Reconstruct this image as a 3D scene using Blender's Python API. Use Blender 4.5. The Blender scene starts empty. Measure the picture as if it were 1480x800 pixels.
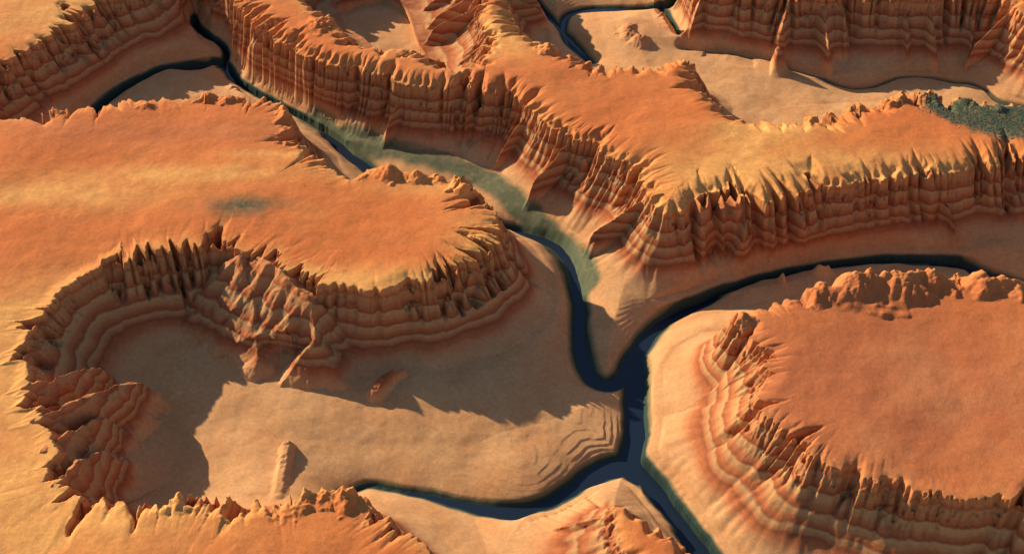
import bpy, math, time
import numpy as np

# ------------------------------------------------------------------ camera, light, world
RES_X, RES_Y = 1480, 800
HFOV = math.radians(40); PITCH = math.radians(40); CAM_Z = 860.0
SUN_EL = math.radians(24); SUN_AZ = math.radians(39)      # azimuth north of due west (-x)
sc = bpy.context.scene
cd = bpy.data.cameras.new('camera'); cam = bpy.data.objects.new('camera', cd)
sc.collection.objects.link(cam); sc.camera = cam
cam.location = (0, 0, CAM_Z); cam.rotation_euler = (math.pi/2 - PITCH, 0, 0)
cd.sensor_fit = 'HORIZONTAL'; cd.angle = HFOV; cd.clip_end = 12000; cd.clip_start = 1
w = bpy.data.worlds.new('World'); sc.world = w; w.use_nodes = True
nt = w.node_tree; bg = nt.nodes['Background']
sky = nt.nodes.new('ShaderNodeTexSky'); sky.sky_type = 'NISHITA'; sky.sun_disc = False
sky.sun_elevation = SUN_EL; sky.sun_rotation = -(math.pi/2 - SUN_AZ)
sky.air_density = 1.0; sky.dust_density = .7; sky.ozone_density = 2.0
nt.links.new(sky.outputs[0], bg.inputs[0]); bg.inputs[1].default_value = 0.088
sd = bpy.data.lights.new('sun', 'SUN'); sun = bpy.data.objects.new('sun', sd); sc.collection.objects.link(sun)
sd.energy = 5.0; sd.angle = math.radians(0.6); sd.color = (1.0, 0.84, 0.63)
from mathutils import Vector
tosun = Vector((-math.cos(SUN_AZ)*math.cos(SUN_EL), math.sin(SUN_AZ)*math.cos(SUN_EL), math.sin(SUN_EL)))
sun.rotation_euler = tosun.to_track_quat('Z', 'Y').to_euler()
sc.view_settings.view_transform = 'Standard'; sc.view_settings.look = 'None'
sc.view_settings.exposure = 0.52; sc.view_settings.gamma = 1.0
sc.cycles.max_bounces = 6; sc.cycles.diffuse_bounces = 3

# ------------------------------------------------------------------ helpers
FPX = RES_X/2/math.tan(HFOV/2)
def at(px, py, z):
    """survey of the photograph: where the line of sight through a pixel meets the level z"""
    x = (px-RES_X/2)/FPX; y = (RES_Y/2-py)/FPX
    dy = math.cos(PITCH)+y*math.sin(PITCH); dz = -math.sin(PITCH)+y*math.cos(PITCH)
    t = (z-CAM_Z)/dz
    return x*t, dy*t
F = np.float32
def sm(a, b, x):
    t = np.clip((x-a)/(b-a), 0, 1); return t*t*(3-2*t)
rng = np.random.RandomState(7)
PERM = rng.permutation(256).astype(np.int32); ANG = rng.rand(256)*2*np.pi
GX, GY = np.cos(ANG).astype(F), np.sin(ANG).astype(F)
def perlin(x, y, seed=0):
    x = x.astype(F); y = y.astype(F)
    xi = np.floor(x).astype(np.int32); yi = np.floor(y).astype(np.int32)
    xf = x-xi; yf = y-yi
    u = xf*xf*xf*(xf*(xf*6-15)+10); v = yf*yf*yf*(yf*(yf*6-15)+10)
    def g(dx, dy):
        h = PERM[(PERM[(xi+dx+seed*31) & 255]+yi+dy+seed*17) & 255]
        return GX[h]*(xf-dx)+GY[h]*(yf-dy)
    a = g(0, 0); b = g(1, 0); c = g(0, 1); d = g(1, 1)
    return ((a+(b-a)*u)*(1-v)+(c+(d-c)*u)*v)*F(1.5)
def fbm(x, y, s, octv=4, seed=0, gain=.5):
    r = 0; a = 1; t = 0
    for i in range(octv):
        r = r+a*perlin(x/s, y/s, seed+i); t += a; a *= gain; s = s/2.03
    return r/t
def catmull(pts, closed, n):
    P = np.array(pts, float); m = len(P); out = []
    rngi = range(m) if closed else range(m-1)
    for i in rngi:
        if closed: p0, p1, p2, p3 = P[i-1], P[i], P[(i+1) % m], P[(i+2) % m]
        else: p0, p1, p2, p3 = P[max(i-1, 0)], P[i], P[i+1], P[min(i+2, m-1)]
        for k in range(n):
            t = k/n
            out.append(.5*((2*p1)+(-p0+p2)*t+(2*p0-5*p1+4*p2-p3)*t*t+(-p0+3*p1-3*p2+p3)*t**3))
    if not closed: out.append(P[-1])
    return np.array(out)

# ------------------------------------------------------------------ traced outlines (photo x, y, wall width)
H = 82.0
MESAS = dict(
 west=[(-420,100,30),(-200,175,30),(0,170,30),(45,162,30),(75,152,30),(150,150,30),(200,140,30),(275,138,30),(300,131,30),
   (330,137,30),(380,138,30),(412,150,30),(428,172,30),(440,205,30),(470,225,30),(500,252,30),(540,238,28),(565,236,26),
   (600,246,26),(640,250,26),(670,252,26),(690,268,28),(715,292,30),(722,312,32),(730,328,36),(722,352,40),(700,372,42),
   (670,392,40),(630,404,36),(585,410,34),(540,420,32),(500,414,32),(465,412,34),(425,398,40),(395,382,40),(370,370,36),
   (330,358,34),(270,360,36),(220,370,40),(180,378,45),(145,385,50),(110,402,48),(88,422,52),(66,450,64),(52,480,72),
   (44,505,76),(44,530,78),(54,560,80),(66,590,80),(78,625,74),(88,660,64),(92,690,60),(112,712,45),(160,714,40),(215,708,35),
   (260,705,35),(300,707,35),(340,714,50),(380,712,60),(425,704,30),(460,704,28),(500,700,28),(520,712,30),(560,742,34),
   (600,772,34),(645,806,34),(700,860,34),(720,1000,30),(-700,1000,30),(-900,300,30)],
 corner=[(-300,160,60),(-120,130,60),(-40,110,70),(5,96,46),(30,78,46),(68,55,46),(92,44,46),(112,28,46),(142,12,46),(165,-2,46),
   (215,-30,60),(260,-60,50),(300,-110,40),(300,-220,40),(-600,-220,40),(-600,120,40)],
 centre=[(280,-180,30),(312,-100,30),(318,-50,30),(327,-16,22),(345,10,22),(362,24,22),(372,40,30),(405,58,24),(445,78,24),(500,92,24),
   (545,102,24),(580,112,24),(615,118,25),(650,122,26),(690,128,27),(725,130,28),(748,140,30),(775,158,32),(800,180,32),
   (835,200,34),(870,215,36),(900,232,40),(925,255,44),(940,282,48),(958,300,38),(990,298,34),(1040,292,34),
   (1090,288,34),(1150,275,34),(1200,264,34),(1250,258,34),(1300,250,34),(1350,246,34),(1400,238,34),(1450,230,34),(1500,226,34),(1640,225,40),
   (1900,215,40),(1900,190,30),(1600,155,24),(1480,143,24),(1440,139,24),(1400,134,24),(1360,131,24),(1320,128,24),(1285,134,24),(1240,148,24),(1200,156,24),
   (1165,165,24),(1120,167,26),(1082,167,30),(1050,150,34),(1025,128,34),(1010,105,34),(1012,84,34),(980,78,28),(940,85,28),
   (900,86,28),(860,82,28),(828,72,28),(795,56,28),(770,42,30),(745,22,34),(735,-10,36),(722,-50,36),(700,-110,36),(560,-190,36),(400,-200,30)],
 east=[(1900,420,30),(1600,400,30),(1480,398,30),(1440,394,30),(1400,392,30),(1355,392,30),(1310,394,30),(1275,400,30),(1240,396,30),
   (1205,406,30),(1165,416,32),(1130,430,32),(1095,440,34),(1058,450,36),(1062,468,50),(1085,486,58),(1098,510,62),(1100,540,64),
   (1092,570,66),(1100,596,66),(1125,612,64),(1145,640,60),(1178,664,54),(1215,676,50),(1255,692,46),(1300,704,44),(1345,716,42),(1390,722,42),
   (1435,716,42),(1475,730,42),(1540,752,42),(1700,800,40),(2000,800,40)],
 far=[(1000,-90,30),(1012,-30,34),(1035,-22,40),(1070,-14,44),(1105,-12,44),(1150,-6,46),(1200,-8,46),(1250,-10,46),(1300,-8,46),(1350,-8,46),(1400,-8,46),
   (1440,-2,44),(1470,14,40),(1500,34,40),(1600,50,40),(1900,50,40),(1900,-290,40),(1200,-290,40),(1000,-230,40)],
)
PIT = [(430,-60,24),(436,-15,24),(452,8,24),(476,16,20),(500,40,20),(525,58,20),(560,63,20),(592,64,22),(612,76,26),(640,92,34),(665,96,40),(684,84,44),
   (694,58,46),(694,28,46),(684,0,46),(660,-60,40),(560,-100,40)]
# butte in the river fork: top level lower than the tableland
BUTTE_Z = 58.0
BUTTE = [(884,729,50),(897,727,34),(925,742,15),(960,757,12),(985,778,12),(1010,800,12),(1018,850,14),(990,920,30),(955,900,60),(925,850,75),(905,800,75),(888,755,66)]
MOUND = [(880,40),(930,44)]

# rivers: (photo x, y, half width), level 0
RIVERS = [
 [(120,190,4.8),(165,148,4.8),(205,124,3.9),(240,108,3.4),(280,102,3.4),(312,97,4.2),(328,106,4.8),(345,128,3.8),(380,150,3.8),(430,175,3.2),(480,205,5.0),(520,236,5.8),(572,275,3.6),(640,305,4),(702,330,4.5),
  (752,338,5.0),(795,352,5.0),(818,378,4.3),(832,410,4.0),(838,450,4.0),(838,490,4.3),(843,522,5.0),(856,548,5.5),(880,557,6.2),(902,546,6.5),(915,520,7),(930,495,6),(950,472,5),
  (985,455,4.5),(1035,434,4),(1060,425,2.4),(1100,413,2),(1140,403,2.4),(1180,396,3),(1250,389,3.6),(1320,385,3.6),(1390,388,3),(1430,402,4),(1600,440,6),(1900,440,6)],
 [(322,104,3.6),(330,85,3),(318,72,2.4),(300,62,3),(284,45,3.5),(276,20,3.5),(268,-20,3.5),(240,-80,3.5)],
 [(916,520,8),(921,555,7.5),(919,600,7.5),(918,640,8),(912,672,10),(930,695,9),(950,718,9),(972,748,8),(995,780,8),(1030,822,8),(1070,880,8),(1100,1000,8)],
 [(912,674,10),(880,678,9),(850,694,8),(822,716,7.5),(790,734,7.5),(748,742,7),(700,737,4.5),(650,726,2.6),(600,715,1.4),(560,708,.8),(530,705,.4),(500,717,.3)],
 [(700,-60,6),(850,84,.8),(824,68,1.2),(815,50,2),(814,36,2.6),(822,24,3),(845,17,3.5),(880,15,3.5),(925,17,4),(952,20,5),(975,12,6),(1010,-20,8)],
 [(955,16,3),(962,30,2),(972,48,1.2),(985,68,.8)],
]
STREAMS = [[(985,72,.8),(1035,78,.8),(1075,86,.8),(1110,93,.8),(1150,103,.8),(1190,113,.8),(1230,121,.8),(1262,120,.8),(1300,112,.8),(1345,112,.8),(1390,117,1.2),(1420,128,1.8),(1450,146,2.4),(1500,160,3)]]

# ------------------------------------------------------------------ grid
T0 = time.time()
STEP = 0.72
def axis(lo, hi, out_lo, out_hi, step):
    mid = np.arange(lo, hi+step*.5, step)
    def ext(span):
        n = 40; k = np.arange(1, n+1)/n
        return span*k**2.2
    return np.concatenate([(lo-ext(lo-out_lo))[::-1], mid, hi+ext(out_hi-hi)])
XS = axis(-640, 640, -1700, 1700, STEP); YS = axis(596, 1600, 150, 2600, STEP)
X, Y = np.meshgrid(XS.astype(F), YS.astype(F))
NY, NX = X.shape
# half resolution grid for distances
cxs = np.linspace(0, NX-1, NX//3); cys = np.linspace(0, NY-1, NY//3)
XC = np.interp(cxs, np.arange(NX), XS).astype(F); YC = np.interp(cys, np.arange(NY), YS).astype(F)
XC, YC = np.meshgrid(XC, YC)
wx = fbm(XC, YC, 60, 3, 50)*4; wy = fbm(XC, YC, 60, 3, 60)*4
QX, QY = XC+wx, YC+wy
def up(a):
    """bilinear to the full grid"""
    iy = np.linspace(0, a.shape[0]-1, NY); ix = np.linspace(0, a.shape[1]-1, NX)
    y0 = np.minimum(iy.astype(int), a.shape[0]-2); x0 = np.minimum(ix.astype(int), a.shape[1]-2)
    fy = (iy-y0).astype(F)[:, None]; fx = (ix-x0).astype(F)[None, :]
    b = a[y0]*(1-fy)+a[y0+1]*fy
    return b[:, x0]*(1-fx)+b[:, x0+1]*fx
def dist(poly, closed, QX=QX, QY=QY):
    """distance, nearest point, third value there, inside flag"""
    best = np.full(QX.shape, 1e12, F); nx = np.zeros_like(best); ny = np.zeros_like(best); wv = np.zeros_like(best)
    inside = np.zeros(QX.shape, bool)
    n = len(poly)
    for i in range(n if closed else n-1):
        ax, ay, aw = poly[i]; bx, by, bw = poly[(i+1) % n]
        dx, dy = bx-ax, by-ay; L = dx*dx+dy*dy+1e-9
        t = np.clip(((QX-F(ax))*F(dx)+(QY-F(ay))*F(dy))*F(1/L), 0, 1)
        px = F(ax)+t*F(dx); py = F(ay)+t*F(dy)
        d = (QX-px)**2+(QY-py)**2
        m = d < best
        best[m] = d[m]; nx[m] = px[m]; ny[m] = py[m]; wv[m] = (F(aw)+t*F(bw-aw))[m]
        if closed:
            c = ((F(ay) > QY) != (F(by) > QY))
            if c.any():
                xx = F(dx)*(QY-F(ay))/F(dy if abs(dy) > 1e-9 else 1e-9)+F(ax)
                inside ^= c & (QX < xx)
    return np.sqrt(best), nx, ny, wv, inside
def world(pts, z):
    return [(*at(p[0], p[1], z), p[2]) for p in pts]

def boxb(a, k=8):
    for ax in (0, 1):
        p = np.pad(a, [(k+1, k) if i == ax else (0, 0) for i in (0, 1)], 'edge')
        c = np.cumsum(p, ax, dtype=np.float64)
        n = a.shape[ax]
        a = ((c.take(range(2*k+1, 2*k+1+n), ax)-c.take(range(0, n), ax))/(2*k+1)).astype(F)
    return a
def fields(poly):
    d, nx, ny, wv, ins = dist(poly, True)
    sd = np.where(ins, -d, d)
    # smooth the width so it does not jump across the medial axis
    for _ in range(3):
        wv = boxb(wv)
    return up(sd), up(nx), up(ny), up(wv)
XW = X+up(wx); YW = Y+up(wy)
# nearness to rivers
dv = np.full(X.shape, 1e9, F)
for r in RIVERS:
    d, _, _, hw, _ = dist(catmull(world(r, 0), False, 4), False)
    dv = np.minimum(dv, up(d-hw))
ds = np.full(X.shape, 1e9, F)
for r in STREAMS:
    d, _, _, hw, _ = dist(catmull(world(r, 12), False, 4), False)
    ds = np.minimum(ds, up(d-hw))
dv = dv+fbm(X, Y, 22, 3, 5)*1.3
dvv = np.minimum(dv, ds+6)

def along(nx, ny, x, y, k):
    return nx*(1-k)+x*k, ny*(1-k)+y*k

BASE = 20.0
WIDEN = 1.36
def bump_at(px, py, z, rx, ry):
    x, y = at(px, py, z); return np.exp(-((X-x)/rx)**2-((Y-y)/ry)**2)
AMPF = 1+1.1*bump_at(712, 335, H, 50, 75)
JAG = fbm(X, Y, 7, 3, 77)
JAG = np.abs(JAG)*1.6-.35
def mesa(poly, top, base, seed, sgn=1, scale=1.0, amp=1.0, spa=1.0, off=5.0):
    sd, nx, ny, wv = fields(poly)
    sd = sd*sgn; wv = wv*WIDEN
    # read at the nearest rim point, so the relief runs down the fall line
    a, b = along(nx, ny, XW, YW, F(.12))
    S = 62*scale
    crest = 1-np.abs(perlin(a/S, b/S, seed))*2.1                     # sharp spurs
    crest = .82*crest+.18*(1-np.abs(perlin(a/(S*.45), b/(S*.45), seed+1))*2.2)
    crest = np.clip(crest, 0, 1)
    a2, b2 = along(nx, ny, XW, YW, F(.14))
    g1 = np.abs(perlin(a2/(19*scale), b2/(19*scale), seed+2)); g2 = np.abs(perlin(a2/(8*scale), b2/(8*scale), seed+3))
    gate = sm(-.4, .4, perlin(nx/55, ny/55, seed+8))                 # some stretches of rim are cut deep, some hardly
    x0 = np.clip(sd/wv, 0, 1)
    # teeth: steep little clefts in the rim, gone a third of the way down
    notch = ((1-np.clip(g1*3.0, 0, 1))*(3+13*gate)+(1-np.clip(g2*2.8, 0, 1))*(1.5+5.5*gate))*amp*AMPF
    g0 = np.abs(perlin(a/(52*scale), b/(52*scale), seed+5)); ggate = sm(-.15, .3, perlin(nx/80, ny/80, seed+6))
    notch = notch*np.clip(1-x0*wv/(15 if spa < .4 else 20), 0, 1)
    notch += np.clip(1-g0*7.5, 0, 1)**1.2*24*ggate*amp*AMPF*np.clip(1-x0*wv/36, 0, 1)
    und = fbm(nx, ny, 58, 2, seed+13)*16*sm(0, .6, x0)
    bigm = sm(-.35, .35, perlin(nx/75, ny/75, seed+9))
    u = sd+notch+1+und+JAG*(2.5 if spa < .4 else 3.5)*sm(-14, -3, sd)*sm(.25, .03, x0)
    x = u/wv
    xc = np.clip(x, 0, 1)
    prof = .66*(1-xc)**3.2+.34*(1-xc)**1.25
    lipf = .012 if off < 12 else .05
    h = np.where(x < 0, 1.0-lipf*sm(-.6, 0, x), prof*(1-lipf))
    # buttresses: crest lines leave the rim and come down on a slope of their own, tapering to a point
    c1 = 1-np.abs(perlin(a/(44*scale), b/(44*scale), seed))*1.9
    c2 = 1-np.abs(perlin(a2/(17*scale), b2/(17*scale), seed+1))*1.9
    c3 = 1-np.abs(perlin(a2/(8*scale), b2/(8*scale), seed+4))*1.9
    s1 = 1-np.maximum(sd+off, 0)/(wv*1.2*spa*(.5+.75*bigm)+off-5)-(1-c1)*.95-(1-c3)*.07
    s2 = 1-np.maximum(sd+3, 0)/(wv*(.30 if spa < .4 else .46)*np.minimum(spa*1.5, 1)*(.6+.6*gate))-(1-c2)*.62-(1-c3)*.08
    hs = np.clip(np.maximum(s1, s2), 0, .985)
    xe = np.clip((sd+und-(15+9*bigm)*np.clip(wv/45, .6, 1.5)*np.minimum(spa*1.4, 1))/wv, 0, 1)                # no buttress stands out further than this
    env = .60*(1-xe)**3.0+.40*(1-xe)**1.25
    hs = np.minimum(hs, np.where(xe <= 0, 1, env))*sm(1.25, .8, sd/wv)
    ins = sm(-14-off, -off, sd)                                            # only at the rim, not on the plateau
    h = np.maximum(h, hs*ins)
    crest = c1
    hz = base+(top-base)*h
    return sd, u, wv, hz, crest
res = {}
for i, (k, pts) in enumerate(MESAS.items()):
    poly = catmull(world(pts, H), True, 4)
    res[k] = mesa(poly, H, BASE, 20+i*5, 1, dict(far=1.2).get(k, 1.0), dict(east=.7).get(k, 1.0), dict(west=.27, corner=.5, centre=1.12, east=.5, far=1.1)[k], dict(centre=14., far=10.).get(k, 5.))
pit = mesa(catmull(world(PIT, H), True, 4), H, 34.0, 47, -1, 1.0)
butte = mesa(catmull(world(BUTTE, BUTTE_Z), True, 4), BUTTE_Z, 12.0, 61, 1, 1.0, .3, .6)

print('fields', time.time()-T0)
# centre mesa minus its pit
c = res['centre']
use_pit = (-pit[0] < -c[0]*1.0)           # pit edge nearer than outer edge
hc = np.minimum(c[3], np.where(pit[0] > -60, pit[3], 1e3))
uc = np.maximum(c[1], np.where(pit[0] > -60, pit[1], -1e3))
wc = np.where(pit[1] > c[1], pit[2], c[2])
res['centre'] = (np.maximum(c[0], pit[0]), uc, wc, hc, np.where(pit[1] > c[1], pit[4], c[4]))
res['butte'] = butte
names = list(res)
# floor between cliff feet and river
db = np.full(X.shape, 1e9, F)
for k in names:
    sd_, u_, w_, h_, r_ = res[k]
    db = np.minimum(db, np.maximum(sd_-w_, 0))
dvp = np.maximum(dvv, 0)
t = dvp/(dvp+db+1e-3)
floor = F(BASE)*(1-(1-t)**1.7)*(1-.6*np.exp(-dvp/22))
floor = np.where(dvv < 0, 0, floor)
floor = floor+1.5*sm(0, 6, dvv)
bank = np.where(dv < 0, np.maximum(dv*1.0, -5), 0)
floor = floor+bank
floor += fbm(X, Y, 70, 4, 90)*3.0*sm(8, 50, dvv)
def bump_at(px, py, z, rx, ry):
    x, y = at(px, py, z); return np.exp(-((X-x)/rx)**2-((Y-y)/ry)**2)
floor += 7*np.clip(1.2*bump_at(905,45,18,62,50), 0, 1)*sm(2, 14, dvv)
floor -= 13*np.clip(bump_at(215,640,12,75,80), 0, 1)
floor -= 2.2*np.exp(-(ds/1.6)**2)
# mesas
top = np.full(X.shape, -1e9, F); lab = np.zeros(X.shape, np.int8); umin = np.full(X.shape, 1e9, F)
wall_w = np.ones(X.shape, F); rr = np.zeros(X.shape, F)
for i, k in enumerate(names):
    sd_, u_, w_, h_, r_ = res[k]
    # fade the foot of the wall into whatever floor lies there
    x = np.clip(u_/w_, 0, 1)
    hb = 12.0 if k == 'butte' else BASE
    Tp = BUTTE_Z if k == 'butte' else H
    fr_ = (h_-hb)/(Tp-hb); fr_ = np.clip(fr_-.22*sm(16, 2, dvv)*sm(.6, .1, fr_), 0, 1); fr_ = fr_*(1-sm(14, 3, dvv)*sm(.95, .5, fr_)); hh = floor+fr_*(Tp-floor)
    hh = np.where(sd_ > w_*1.02+12, -1e9, hh)
    m = hh > top
    top = np.where(m, hh, top); lab[m] = i+1
    m2 = u_ < umin
    umin = np.where(m2, u_, umin); wall_w = np.where(m2, w_, wall_w); rr = np.where(m2, r_, rr)
onwall = top > floor+.4
Z = np.maximum(top, floor).astype(F)
lab[~onwall] = 0
print('base', time.time()-T0)
# plateau relief
pl = sm(0, -14, umin)
Z += pl*(fbm(X, Y, 150, 4, 120)*5+fbm(X, Y, 12, 4, 130)*.4)
def blob(px, py, z, rx, ry=None, p=2):
    z = H if z == 100 else z
    x, y = at(px, py, z); ry = ry or rx
    return np.exp(-(((X-x)/rx)**2+((Y-y)/ry)**2)**(p/2))
kn = np.maximum(fbm(X, Y, 13, 3, 140), 0)*9*sm(-16, -3, umin)*sm(6, -2, umin)
kmask = np.clip(blob(640,262,100,80,30)+blob(430,180,100,50,60)+blob(1240,146,100,150,18)+blob(430,720,100,130,25), 0, 1)
Z += kn*kmask
# rock layers: ledges where the wall crosses harder beds
cliffm = sm(-1, 3, umin)*sm(1.02, .8, umin/wall_w)
Z += cliffm*.10*np.sin(Z*2*np.pi/9.0+fbm(X, Y, 60, 2, 9)*2)
Z += cliffm*fbm(X, Y, 9, 3, 150)*.9*sm(.7, .2, umin/wall_w)

# ------------------------------------------------------------------ single landforms
LAB = {k: i+1 for i, k in enumerate(names)}
def seg(pts, step=4):
    """distance to a traced crest and its height there; pts = photo x, y, height, extra level"""
    P = [(*at(p[0], p[1], p[2]), p[2]) for p in pts]
    best = np.full(X.shape, 1e9, F); hz = np.zeros(X.shape, F)
    for (ax, ay, az), (bx, by, bz) in zip(P[:-1], P[1:]):
        dx, dy = bx-ax, by-ay; t = np.clip(((X-ax)*dx+(Y-ay)*dy)/(dx*dx+dy*dy), 0, 1)
        d = np.hypot(X-ax-t*dx, Y-ay-t*dy); m = d < best
        best = np.where(m, d, best); hz = np.where(m, az+t*(bz-az), hz)
    return best, hz
def ridge(pts, slope, rough, seed, label=None):
    global Z
    d, hz = seg(pts)
    d = d+fbm(X, Y, 18, 4, seed)*rough*2
    h = hz-np.maximum(d, 0)*slope+fbm(X, Y, 9, 3, seed+5)*rough*.25
    if label is None: Z = np.maximum(Z, h)
    else:
        m = h > Z; Z = np.where(m, h, Z); lab[m] = label
        umin[m] = np.maximum(umin[m], 8)
ridge([(372,368,82),(404,388,82),(450,436,74),(456,486,54),(408,550,24)], .85, 3.0, 200, 10)
ridge([(345,368,80),(366,425,64),(372,510,34)], .8, 2.4, 210, 10)
ridge([(45,606,82),(110,578,76),(165,556,62),(205,552,42)], 1.7, 3.5, 220, 1)
ridge([(60,650,82),(105,618,76),(150,600,60),(170,612,44)], 1.7, 3.5, 225, 1)
ridge([(75,700,82),(112,664,74),(150,648,56)], 1.6, 3.5, 230, 1)
ridge([(30,560,82),(90,540,74),(135,528,58)], 1.7, 3, 235, 1)

PEAKS = []
def peak(px, py, h, rx, ry, cat, label, group=None, name='rock_peak', z=H, slant=0):
    rx, ry = rx*1.2, ry*1.35
    x, y = at(px, py+2, z+h*.9)
    R = max(rx, ry)*2.2
    i0, i1 = np.searchsorted(XS, [x-R, x+R]); j0, j1 = np.searchsorted(YS, [y-R, y+R]); w_ = (slice(j0, j1), slice(i0, i1))
    Xl, Yl = X[w_], Y[w_]
    dx = Xl-x; dy = Yl-y-slant*dx; n = len(PEAKS)
    wob = 1+.6*fbm(Xl, Yl, max(rx*.9, 5), 3, 300+n)
    d = np.hypot(dx/rx, dy/ry)*wob
    add = h*np.clip(1-d, 0, None)**1.35*1.1*(1-.25*np.exp(-(d*3)**2))
    add += add/h*(fbm(Xl, Yl, 5, 3, 320+n)*2.4+np.abs(perlin(Xl/7, Yl/7, 340+n))*2)
    add = np.where(d < 1, add, 0).astype(F)
    Z[w_] += add
    PEAKS.append((name, cat, label, group)); lab[w_][add > h*.10] = 20+n
G1 = 'rounded rock peaks along the near edge of the river bend'
peak(1178, 402, 13, 24, 20, 'rock peak', 'low blunt rock peak left of the two tall peaks on the round mesa rim', G1)
peak(1240, 387, 20, 32, 26, 'rock peak', 'tall pointed rock peak in front of the dark river on the round mesa rim', G1)
peak(1312, 385, 17, 30, 24, 'rock peak', 'broad humped rock peak right of the pointed one on the round mesa rim', G1)
peak(1358, 390, 11, 17, 15, 'rock peak', 'small knuckle of rock just right of the broad humped peak', G1)
peak(1424, 389, 14, 24, 17, 'rock peak', 'isolated rock peak near the pale sunlit bank at the right edge', G1)
peak(1466, 399, 10, 17, 14, 'rock peak', 'lowest rock peak at the right border of the photo', G1)
peak(1068, 443, 10, 10, 10, 'rock peak', 'little pointed tip at the left end of the round mesa rim', G1)
G2 = 'sunlit knobs on the back rim of the long tableland'
for (a, b, hh, r, t) in [(1170,160,7,13,'flat pale knob nearest the shadowed cove on the tableland back rim'),(1196,150,7,13,'second pale knob from the shadowed cove on the tableland back rim'),
     (1238,140,8,14,'lone pale knob left of the small green patches on the back rim'),(1290,128,11,15,'tall pale knob behind the small green patches'),
     (1318,122,11,13,'first of the paired knobs left of the big green scrub patch'),(1344,122,11,16,'second of the paired knobs touching the big green scrub patch'),
     (1402,136,6,8,'small orange knob poking out above the green scrub'),(1448,151,5,7,'tiny orange knob above the scrub near the right border')]:
    peak(a, b, hh, r, r*.9, 'rock hummock', t, G2, 'rock_hummock')
G3 = 'ragged rocks on the back rim of the horseshoe mesa'
for (a, b, hh, rx, ry, t) in [(298,128,9,13,10,'ragged rock crest below the pale sand bar at upper left'),(332,134,7,11,9,'low ragged rock right of the crest below the pale sand bar'),
     (212,145,5,9,8,'small rock bump on the mesa edge left of the pale sand bar'),(75,152,6,11,9,'small rock bump on the mesa edge above the darkest shadow at far left'),
     (562,236,12,14,12,'highest rock crag beside the green river bank'),(604,245,8,12,10,'low crag in the middle of the rim beside the green bank'),(672,252,14,15,14,'sharp crag at the rim corner above the green bank'),
     (418,152,8,14,16,'rounded shoulder rock at the mesa corner facing the fluted cliff'),(452,196,8,15,14,'dark sided rock below the mesa corner facing the fluted cliff')]:
    peak(a, b, hh, rx, ry, 'crag', t, G3, 'crag')
G4 = 'ribs of rock on the near rim of the horseshoe basin'
for (a, b, hh, rx, ry, t) in [(505,699,11,12,16,'tall rib at the right end of the near rim above the river arm'),(430,702,9,12,18,'upright rib right of the stone fin on the near rim'),
     (466,704,7,9,14,'narrow rib between the upright rib and the right end of the rim'),(262,707,7,18,14,'long low rib on the near rim below the shadowed basin'),(345,712,6,14,12,'low rib in the saddle left of the stone fin')]:
    peak(a, b, hh, rx, ry, 'rock rib', t, G4, 'rock_rib', slant=.35)
peak(792, 56, 9, 12, 12, 'rock hummock', 'round knob on the tableland edge beside the dark shaded slope at top', None, 'rock_hummock')
peak(462, 24, 9, 20, 16, 'rock hummock', 'dark cracked outcrop beside the sunken pit at top left of centre', None, 'rock_hummock')
peak(908, 30, 9, 11, 13, 'rock hummock', 'small rusty rock on top of the pale mound inside the river loop', None, 'rock_hummock', z=28)
peak(925, 45, 8, 13, 10, 'rock hummock', 'dark edged rusty rock on the near side of the pale mound', None, 'rock_hummock', z=27)
n0 = len(PEAKS)
def lump(pts, base, width, seed, label):
    P = [(*at(p[0], p[1], base+p[2]*.8), p[2]) for p in pts]
    best = np.full(X.shape, 1e9, F); hz = np.zeros(X.shape, F)
    for (ax, ay, az), (bx, by, bz) in zip(P[:-1], P[1:]):
        dx, dy = bx-ax, by-ay; t = np.clip(((X-ax)*dx+(Y-ay)*dy)/(dx*dx+dy*dy), 0, 1)
        d = np.hypot(X-ax-t*dx, Y-ay-t*dy); m = d < best
        best = np.where(m, d, best); hz = np.where(m, az+t*(bz-az), hz)
    d = best*(1+.35*fbm(X, Y, 9, 3, seed))/width
    add = hz*sm(1, .25, d)*(1+.18*fbm(X, Y, 4, 3, seed+3))
    Z[...] = Z+add; lab[add > .6] = label
PEAKS.append(('stone_fin', 'stone fin', 'smooth sandy stone fin standing upright on the basin floor with a dark shadow', None))
lump([(402,714,2),(405,690,4),(409,662,6),(414,634,7)], 20, 7.5, 400, 20+n0)
PEAKS.append(('boulder', 'boulder', 'knobbly boulder at the edge of the cliff shadow on the sandy bench', None))
lump([(542,566,8),(552,553,12),(561,546,9)], 18, 9, 410, 21+n0)
PEAKS.append(('boulder', 'boulder', 'smaller slender boulder touching the dark cliff shadow behind the knobbly one', None))
lump([(571,545,6),(582,538,8)], 18, 5, 415, 22+n0)
# thin ledges of hard beds on the low slopes
lm = np.clip(.8*blob(835,655,10,50,30)+.8*blob(885,620,10,22,30)+.2*blob(700,690,10,90,20)+.8*blob(905,485,10,26,40)+.6*blob(800,12,10,50,40)+.4*blob(1200,95,16,200,30), 0, 1)
lm = lm*(1-sm(1.0, .8, umin/wall_w))*sm(2, 3.5, Z)*sm(-.6, .1, fbm(X, Y, 24, 3, 190))
per = 1.7; zz_ = Z+fbm(X, Y, 30, 3, 195)*.8; fr = zz_/per-np.floor(zz_/per)
Z += lm*per*(sm(0, .22, fr)-fr)*.55

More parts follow.
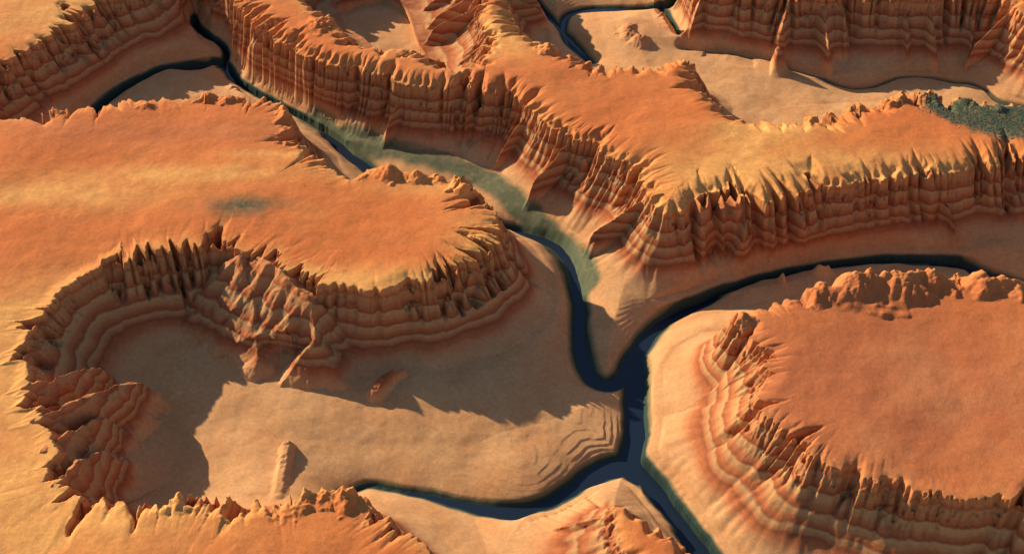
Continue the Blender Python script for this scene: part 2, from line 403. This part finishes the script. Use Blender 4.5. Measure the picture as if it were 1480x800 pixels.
# ------------------------------------------------------------------ rain: drops run down and cut the walls
def blur(a):
    a = a.copy(); a[1:-1] = a[1:-1]*.5+(a[:-2]+a[2:])*.25
    a[:, 1:-1] = a[:, 1:-1]*.5+(a[:, :-2]+a[:, 2:])*.25
    return a
def erode(Zg, wgt, drops, steps, batches, k_er, k_dep, cap0, seed):
    r = np.random.RandomState(seed); h = Zg.astype(np.float64); ny, nx = h.shape
    cand = np.flatnonzero((wgt > 0).ravel()); p = wgt.ravel()[cand].astype(float); cdf = np.cumsum(p/p.sum())
    for bt in range(batches):
        c = cand[np.minimum(np.searchsorted(cdf, r.rand(drops)), len(cand)-1)]
        py = c//nx+r.rand(drops); px = c % nx+r.rand(drops)
        dx = np.zeros(drops); dy = np.zeros(drops); load = np.zeros(drops); vel = np.ones(drops); water = np.ones(drops)
        for st in range(steps):
            ok = (px > 2) & (px < nx-4) & (py > 2) & (py < ny-4) & (water > .05)
            px, py, dx, dy, load, vel, water = (q[ok] for q in (px, py, dx, dy, load, vel, water))
            x0 = px.astype(int); y0 = py.astype(int); fx = px-x0; fy = py-y0; i = y0*nx+x0; H_ = h.ravel()
            a, b, c_, d = H_[i], H_[i+1], H_[i+nx], H_[i+nx+1]
            gx = (b-a)*(1-fy)+(d-c_)*fy; gy = (c_-a)*(1-fx)+(d-b)*fx
            z0 = (a*(1-fx)+b*fx)*(1-fy)+(c_*(1-fx)+d*fx)*fy
            dx = dx*.25-gx*.75; dy = dy*.25-gy*.75; n = np.hypot(dx, dy)+1e-9; dx /= n; dy /= n
            px2 = px+dx; py2 = py+dy
            x1 = px2.astype(int); y1 = py2.astype(int); gx2 = px2-x1; gy2 = py2-y1; j = y1*nx+x1
            z1 = (H_[j]*(1-gx2)+H_[j+1]*gx2)*(1-gy2)+(H_[j+nx]*(1-gx2)+H_[j+nx+1]*gx2)*gy2
            dh = z1-z0
            cap = np.maximum(-dh, .01)*vel*water*cap0
            er = np.where(dh > 0, -np.minimum(dh, load), np.where(load > cap, -(load-cap)*k_dep, np.minimum((cap-load)*k_er, -dh*.5)))
            load = load+er
            dd = np.bincount(np.concatenate([i, i+1, i+nx, i+nx+1]), np.concatenate([er*(1-fx)*(1-fy), er*fx*(1-fy), er*(1-fx)*fy, er*fx*fy]), nx*ny).reshape(ny, nx)
            h -= dd
            vel = np.sqrt(np.clip(vel*vel-dh*.5, .05, 30)); water *= .96
            px, py = px2, py2
        # let oversteep single-cell spikes relax
        dlt = h-Zg
        h = Zg+dlt*.6+blur(dlt)*.4
    return h
ROCKY = sm(-40, -4, umin)*sm(1.1, .4, umin/wall_w)
ROCKY = ROCKY*np.choose(np.minimum(lab, 7), [1, .08, .2, .6, .15, .4, .6, .6]).astype(F)
iy0, iy1 = np.searchsorted(YS, [596, 1600]); ix0, ix1 = np.searchsorted(XS, [-640, 640])
sub = (slice(iy0, iy1, 2), slice(ix0, ix1, 2))
Zs = Z[sub]; before = Zs.copy()
Ze = erode(Zs, ROCKY[sub]*(Zs > 6), 14000, 34, 12, .07, .08, 2.5, 3)
dl = blur(Ze-before).astype(F); print('raw', np.percentile(dl[ROCKY[sub] > .5], [1, 5, 25, 50, 75, 99])); dl = np.where(dl < 0, 6*np.tanh(dl/6), 3*np.tanh(dl/3))*sm(.2, 3, Zs)*(.15+.85*sm(1.0, .5, (umin/wall_w)[sub]))*np.choose(np.minimum(lab, 7)[sub], [.5, .3, .4, .8, .4, .6, 1, 1]).astype(F)
# lift the change to the fine grid
fyy = np.arange(iy1-iy0)/2; fxx = np.arange(ix1-ix0)/2
y0 = np.minimum(fyy.astype(int), dl.shape[0]-2); x0 = np.minimum(fxx.astype(int), dl.shape[1]-2)
fy = np.clip(fyy-y0, 0, 1).astype(F)[:, None]; fx = np.clip(fxx-x0, 0, 1).astype(F)[None]
bb = dl[y0]*(1-fy)+dl[y0+1]*fy
Z[iy0:iy1, ix0:ix1] += bb[:, x0]*(1-fx)+bb[:, x0+1]*fx
print('relief', time.time()-T0, 'eroded', float(dl.min()), float(dl.max()), float(np.abs(dl).mean()))

# ------------------------------------------------------------------ materials
def new_mat(name):
    m = bpy.data.materials.new(name); m.use_nodes = True
    n = m.node_tree.nodes; l = m.node_tree.links
    return m, n, l, n['Principled BSDF']
def rock_material():
    m, n, l, b = new_mat('canyon_rock')
    b.inputs['Roughness'].default_value = .95
    b.inputs['Specular IOR Level'].default_value = .15
    geo = n.new('ShaderNodeNewGeometry'); sep = n.new('ShaderNodeSeparateXYZ'); l.new(geo.outputs['Position'], sep.inputs[0])
    def noise(scale, detail, rough=.55, vec=None):
        t = n.new('ShaderNodeTexNoise'); t.inputs['Scale'].default_value = scale; t.inputs['Detail'].default_value = detail
        t.inputs['Roughness'].default_value = rough; l.new(vec or geo.outputs['Position'], t.inputs['Vector']); return t
    def mth(op, a, bb, clamp=False):
        t = n.new('ShaderNodeMath'); t.operation = op; t.use_clamp = clamp
        for i, v in enumerate((a, bb)):
            if isinstance(v, (int, float)): t.inputs[i].default_value = v
            elif v is not None: l.new(v, t.inputs[i])
        return t.outputs[0]
    def mrange(v, a, bb, c=0., d=1.):
        t = n.new('ShaderNodeMapRange'); t.inputs[1].default_value = a; t.inputs[2].default_value = bb; t.inputs[3].default_value = c; t.inputs[4].default_value = d
        t.interpolation_type = 'SMOOTHSTEP'; l.new(v, t.inputs[0]); return t.outputs[0]
    def mix(f, a, bb, blend='MIX'):
        t = n.new('ShaderNodeMix'); t.data_type = 'RGBA'; t.blend_type = blend
        if isinstance(f, (int, float)): t.inputs[0].default_value = f
        else: l.new(f, t.inputs[0])
        for i, v in ((6, a), (7, bb)):
            if isinstance(v, tuple): t.inputs[i].default_value = (*v, 1)
            else: l.new(v, t.inputs[i])
        return t.outputs[2]
    def attr(name):
        t = n.new('ShaderNodeAttribute'); t.attribute_name = name; return t.outputs['Fac']
    # strata: colour by height, gently warped
    wn = noise(.012, 3); wn2 = noise(.045, 2); wz = mth('ADD', mth('MULTIPLY', mth('SUBTRACT', wn.outputs['Fac'], .5), 12), mth('MULTIPLY', mth('SUBTRACT', wn2.outputs['Fac'], .5), 6))
    zz = mth('ADD', sep.outputs['Z'], wz)
    ramp = n.new('ShaderNodeValToRGB'); l.new(mth('MULTIPLY', zz, 1/H), ramp.inputs[0])
    cr = ramp.color_ramp; cr.interpolation = 'EASE'
    A = (.58, .225, .08); R = (.45, .145, .052); Yl = (.54, .29, .115); D = (.33, .10, .040); S = (.60, .315, .135)
    stops = [(0, S), (.27, S), (.33, (.54,.22,.09)), (.37, R), (.405, D), (.43, (.48,.19,.075)), (.455, (.50,.27,.11)), (.475, D), (.50, R), (.53, (.49,.23,.09)), (.565, Yl), (.585, D), (.62, (.45,.15,.055)), (.67, (.50,.25,.10)), (.71, Yl),
             (.73, D), (.76, R), (.82, (.50,.22,.085)), (.87, (.54,.24,.09)), (.89, R), (.94, A), (1, A)]
    while len(cr.elements) < len(stops): cr.elements.new(.5)
    for e, (p, c) in zip(cr.elements, stops): e.position = p; e.color = (*c, 1)
    # plateau dust: orange to golden
    pn = noise(.010, 5, .6); gold = attr('gold')
    gf = mth('ADD', gold, mrange(pn.outputs['Fac'], .45, .75, 0, .22), True)
    plat = mix(gf, (.64, .182, .048), (.84, .41, .12))
    pn2 = noise(.09, 6, .65)
    plat = mix(mrange(pn2.outputs['Fac'], .3, .7, 0, .35), plat, (.50, .155, .050))
    plat = mix(attr('rust'), plat, mix(mrange(pn.outputs['Fac'], .4, .65), (.47, .145, .055), (.53, .20, .08)))
    col = mix(attr('plateau'), ramp.outputs['Color'], plat)
    # sand floor
    sn = noise(.03, 6, .6)
    sand = mix(mrange(sn.outputs['Fac'], .35, .65), (.68, .37, .16), (.63, .31, .125))
    sn2 = noise(.25, 5, .7)
    sand = mix(mrange(sn2.outputs['Fac'], .3, .7, 0, .25), sand, (.40, .19, .085))
    col = mix(attr('sand'), col, sand)
    # damp banks and growth near the water
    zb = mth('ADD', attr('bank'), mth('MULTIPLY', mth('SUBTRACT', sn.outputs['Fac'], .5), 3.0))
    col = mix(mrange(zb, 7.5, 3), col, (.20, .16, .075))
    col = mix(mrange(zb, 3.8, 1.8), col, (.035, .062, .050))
    vn = noise(.16, 6, .7)
    vg = mth('MULTIPLY', attr('veg'), mrange(vn.outputs['Fac'], .30, .55, .55, 1.0), True)
    col = mix(vg, col, (.055, .095, .055))
    col = mix(mth('MULTIPLY', attr('olive'), mrange(vn.outputs['Fac'], .2, .6, .7, 1.0), True), col, (.115, .135, .075))
    sp = noise(1.1, 5, .75); sp2 = noise(.28, 4, .6)
    col = mix(1.0, col, mix(mrange(sp.outputs['Fac'], .3, .7), (.88, .87, .86), (1.07, 1.07, 1.07)), 'MULTIPLY')
    col = mix(1.0, col, mix(mrange(sp2.outputs['Fac'], .3, .7), (.92, .90, .88), (1.05, 1.05, 1.05)), 'MULTIPLY')
    l.new(col, b.inputs['Base Color'])
    # grain
    g1 = noise(.7, 8, .72); g2 = noise(2.6, 4, .6)
    bump = n.new('ShaderNodeBump'); bump.inputs['Strength'].default_value = .6; bump.inputs['Distance'].default_value = .9
    l.new(mth('ADD', g1.outputs['Fac'], mth('MULTIPLY', g2.outputs['Fac'], .35)), bump.inputs['Height'])
    l.new(bump.outputs[0], b.inputs['Normal'])
    return m
ROCK = rock_material()
def water_material():
    m, n, l, b = new_mat('river_water')
    b.inputs['Base Color'].default_value = (.013, .023, .042, 1); b.inputs['Roughness'].default_value = .18
    b.inputs['IOR'].default_value = 1.33
    geo = n.new('ShaderNodeNewGeometry'); t = n.new('ShaderNodeTexNoise'); t.inputs['Scale'].default_value = .5; t.inputs['Detail'].default_value = 5
    l.new(geo.outputs['Position'], t.inputs['Vector'])
    bump = n.new('ShaderNodeBump'); bump.inputs['Strength'].default_value = .12; bump.inputs['Distance'].default_value = .4
    l.new(t.outputs['Fac'], bump.inputs['Height']); l.new(bump.outputs[0], b.inputs['Normal'])
    return m
WATER = water_material()

# ------------------------------------------------------------------ attributes
inner = sm(2, -5, umin)
gold = 1.15*sum(blob(*a) for a in [(80,280,100,110,22),(280,250,100,120,14),(420,225,100,60,10),(40,600,100,90,110),(90,750,100,120,50),(560,400,100,130,16),(700,350,100,22,30),
   (1050,265,100,60,40),(1080,200,100,50,25),(1200,235,100,150,26),(1130,185,100,60,12),(620,40,100,40,50),(740,50,100,40,50),(60,20,100,120,60),(20,480,100,60,60),(640,270,100,60,12)])
gold += .55*sm(-16, 0, umin)
gold = np.clip(gold*(.75+.5*fbm(X, Y, 40, 4, 170)), 0, 1)
veg = .85*blob(350,298,100,42,19)+1.6*blob(1395,157,100,30,17)+1.8*blob(1440,170,100,38,24)+1.6*blob(1490,178,100,40,26)+1.2*blob(1362,146,100,16,13)+.6*blob(1260,142,100,12,5)+.5*blob(1240,165,100,5,6)+.5*blob(1295,148,100,14,5)
veg = veg*sm(-.8, .2, fbm(X, Y, 16, 4, 180)*.9+veg*1.1-.6)*1.1
veg = np.clip(veg, 0, .95)*inner
op = [(*at(px, py, 9), 0) for px, py in [(448,176),(480,193),(520,207),(560,221),(610,236),(660,249),(700,268),(740,294),(775,320),(808,350),(833,378),(850,405)]]
do = up(dist(op, False)[0])+fbm(X, Y, 16, 3, 260)*4
olive = sm(17, 8, do)*sm(30, 18, Z)
wide_bank = np.clip(blob(790,375,0,36,60)+.6*blob(850,520,0,25,40), 0, 1)  # the dark bank colour reaches further from the water around these two spots
bank = np.clip(dv, 0, 50)*(1-.62*wide_bank)+np.maximum(Z-10, 0)*1.5
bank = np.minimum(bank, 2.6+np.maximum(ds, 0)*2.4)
rust = np.clip(1.1*blob(1300,560,100,190,130)+.6*blob(220,190,100,190,26)+.3*blob(650,120,100,150,40), 0, 1)
platm = sm(2.5, -2, umin)
lowm = sm(30, 20, Z)*(1-platm)
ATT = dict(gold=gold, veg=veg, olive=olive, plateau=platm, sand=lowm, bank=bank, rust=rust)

# ------------------------------------------------------------------ meshes
def grid_mesh(name, facemask, Zg, attrs):
    fy, fx = np.nonzero(facemask)
    vid = np.stack([fy*NX+fx, fy*NX+fx+1, (fy+1)*NX+fx+1, (fy+1)*NX+fx], 1).ravel()
    used, inv = np.unique(vid, return_inverse=True)
    me = bpy.data.meshes.new(name)
    nv, nf = len(used), len(fy)
    co = np.empty((nv, 3), F); co[:, 0] = X.ravel()[used]; co[:, 1] = Y.ravel()[used]; co[:, 2] = Zg.ravel()[used]
    me.vertices.add(nv); me.vertices.foreach_set('co', co.ravel())
    me.loops.add(nf*4); me.loops.foreach_set('vertex_index', inv.astype(np.int32).ravel())
    me.polygons.add(nf); me.polygons.foreach_set('loop_start', np.arange(0, nf*4, 4, dtype=np.int32))
    me.update(calc_edges=True)
    me.polygons.foreach_set('use_smooth', np.ones(nf, bool))
    for k, v in attrs.items():
        a = me.attributes.new(k, 'FLOAT', 'POINT'); a.data.foreach_set('value', v.ravel()[used].astype(F))
    return me
def link(name, me, mat, parent=None, **props):
    o = bpy.data.objects.new(name, me); sc.collection.objects.link(o)
    if me is not None and mat: me.materials.append(mat)
    if parent: o.parent = parent
    for k, v in props.items(): o[k] = v
    return o
flab = lab[:-1, :-1]
fpl = (umin < 1.0)[:-1, :-1]
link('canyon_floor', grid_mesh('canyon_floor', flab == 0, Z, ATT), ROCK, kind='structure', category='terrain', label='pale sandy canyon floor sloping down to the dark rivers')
INFO = {'west': 'broad orange mesa with a horseshoe amphitheatre and toothed rim at left', 'corner': 'orange mesa in the far upper left corner above the shaded canyon',
 'centre': 'long orange tableland across the middle with fluted cliffs above the green bank', 'east': 'rounded red mesa at right inside the river bend',
 'far': 'banded cliff and mesa at the upper right edge above the dry stream', 'butte': 'small banded butte in the river fork at bottom centre'}
LAB_SPUR = 10
for k in names:
    e = link('butte' if k == 'butte' else 'mesa', None, None, kind='structure', label=INFO[k])
    if k == 'west': link('spur', grid_mesh('spur', flab == LAB_SPUR, Z, ATT), ROCK, e, label='sunlit crumbling spur running down into the basin')
    for nm, mk in (('plateau', fpl), ('cliff', ~fpl)):
        mm = (flab == LAB[k]) & mk
        if mm.any(): link(nm, grid_mesh(nm, mm, Z, ATT), ROCK, e)
for i, (nm, cat, lb, gr) in enumerate(PEAKS):
    mm = flab == 20+i
    if mm.any():
        o = link(nm, grid_mesh(nm, mm, Z, ATT), ROCK, category=cat, label=lb)
        if gr: o['group'] = gr
    else: print('lost', nm, lb)
rs = np.random.RandomState(11)
vv = (np.maximum(veg-.12, 0)*(X > 200)*(YS[:, None] > 600)*(np.abs(X) < 700)).astype(float).ravel(); cdf = np.cumsum(vv); cdf /= cdf[-1]
pick = np.searchsorted(cdf, rs.rand(4000)); V = []; Fc = []
for p in pick:
    cx, cy, cz = X.ravel()[p], Y.ravel()[p], Z.ravel()[p]; r = .3+.55*rs.rand()**2; b0 = len(V); n = 6; ph = rs.rand()*6.28
    for ring, (rr_, hh_) in enumerate(((1, -.2), (.95, .35), (.5, .75))):
        for k in range(n):
            q = rs.uniform(.75, 1.2); V.append((cx+math.cos(ph+k*6.283/n)*r*rr_*q, cy+math.sin(ph+k*6.283/n)*r*rr_*q, cz+r*hh_*q))
    V.append((cx, cy, cz+r*.9))
    for ring in (0, 1):
        for k in range(n): a_ = b0+ring*n; Fc.append((a_+k, a_+(k+1) % n, a_+n+(k+1) % n, a_+n+k))
    for k in range(n): Fc.append((b0+2*n+k, b0+2*n+(k+1) % n, b0+3*n))
me = bpy.data.meshes.new('scrub'); me.from_pydata(V, [], Fc)
SCR, n_, l_, b_ = new_mat('scrub_leaves'); b_.inputs['Roughness'].default_value = .9
t_ = n_.new('ShaderNodeTexNoise'); t_.inputs['Scale'].default_value = .4; g_ = n_.new('ShaderNodeNewGeometry'); l_.new(g_.outputs['Position'], t_.inputs['Vector'])
c_ = n_.new('ShaderNodeValToRGB'); c_.color_ramp.elements[0].color = (.05, .09, .058, 1); c_.color_ramp.elements[1].color = (.085, .125, .075, 1); c_.color_ramp.elements[0].position = .35; c_.color_ramp.elements[1].position = .65
l_.new(t_.outputs['Fac'], c_.inputs[0]); l_.new(c_.outputs[0], b_.inputs['Base Color'])
link('scrub', me, SCR, kind='stuff', category='scrub', label='low blue green scrub growing on the mesa tops')
wm = (Z < .6)
wf = wm[:-1, :-1] | wm[1:, :-1] | wm[:-1, 1:] | wm[1:, 1:]
link('river', grid_mesh('river', wf, np.zeros_like(Z), {}), WATER, kind='structure', category='river', label='dark navy river winding and forking between the mesas')
print('meshes', time.time()-T0)
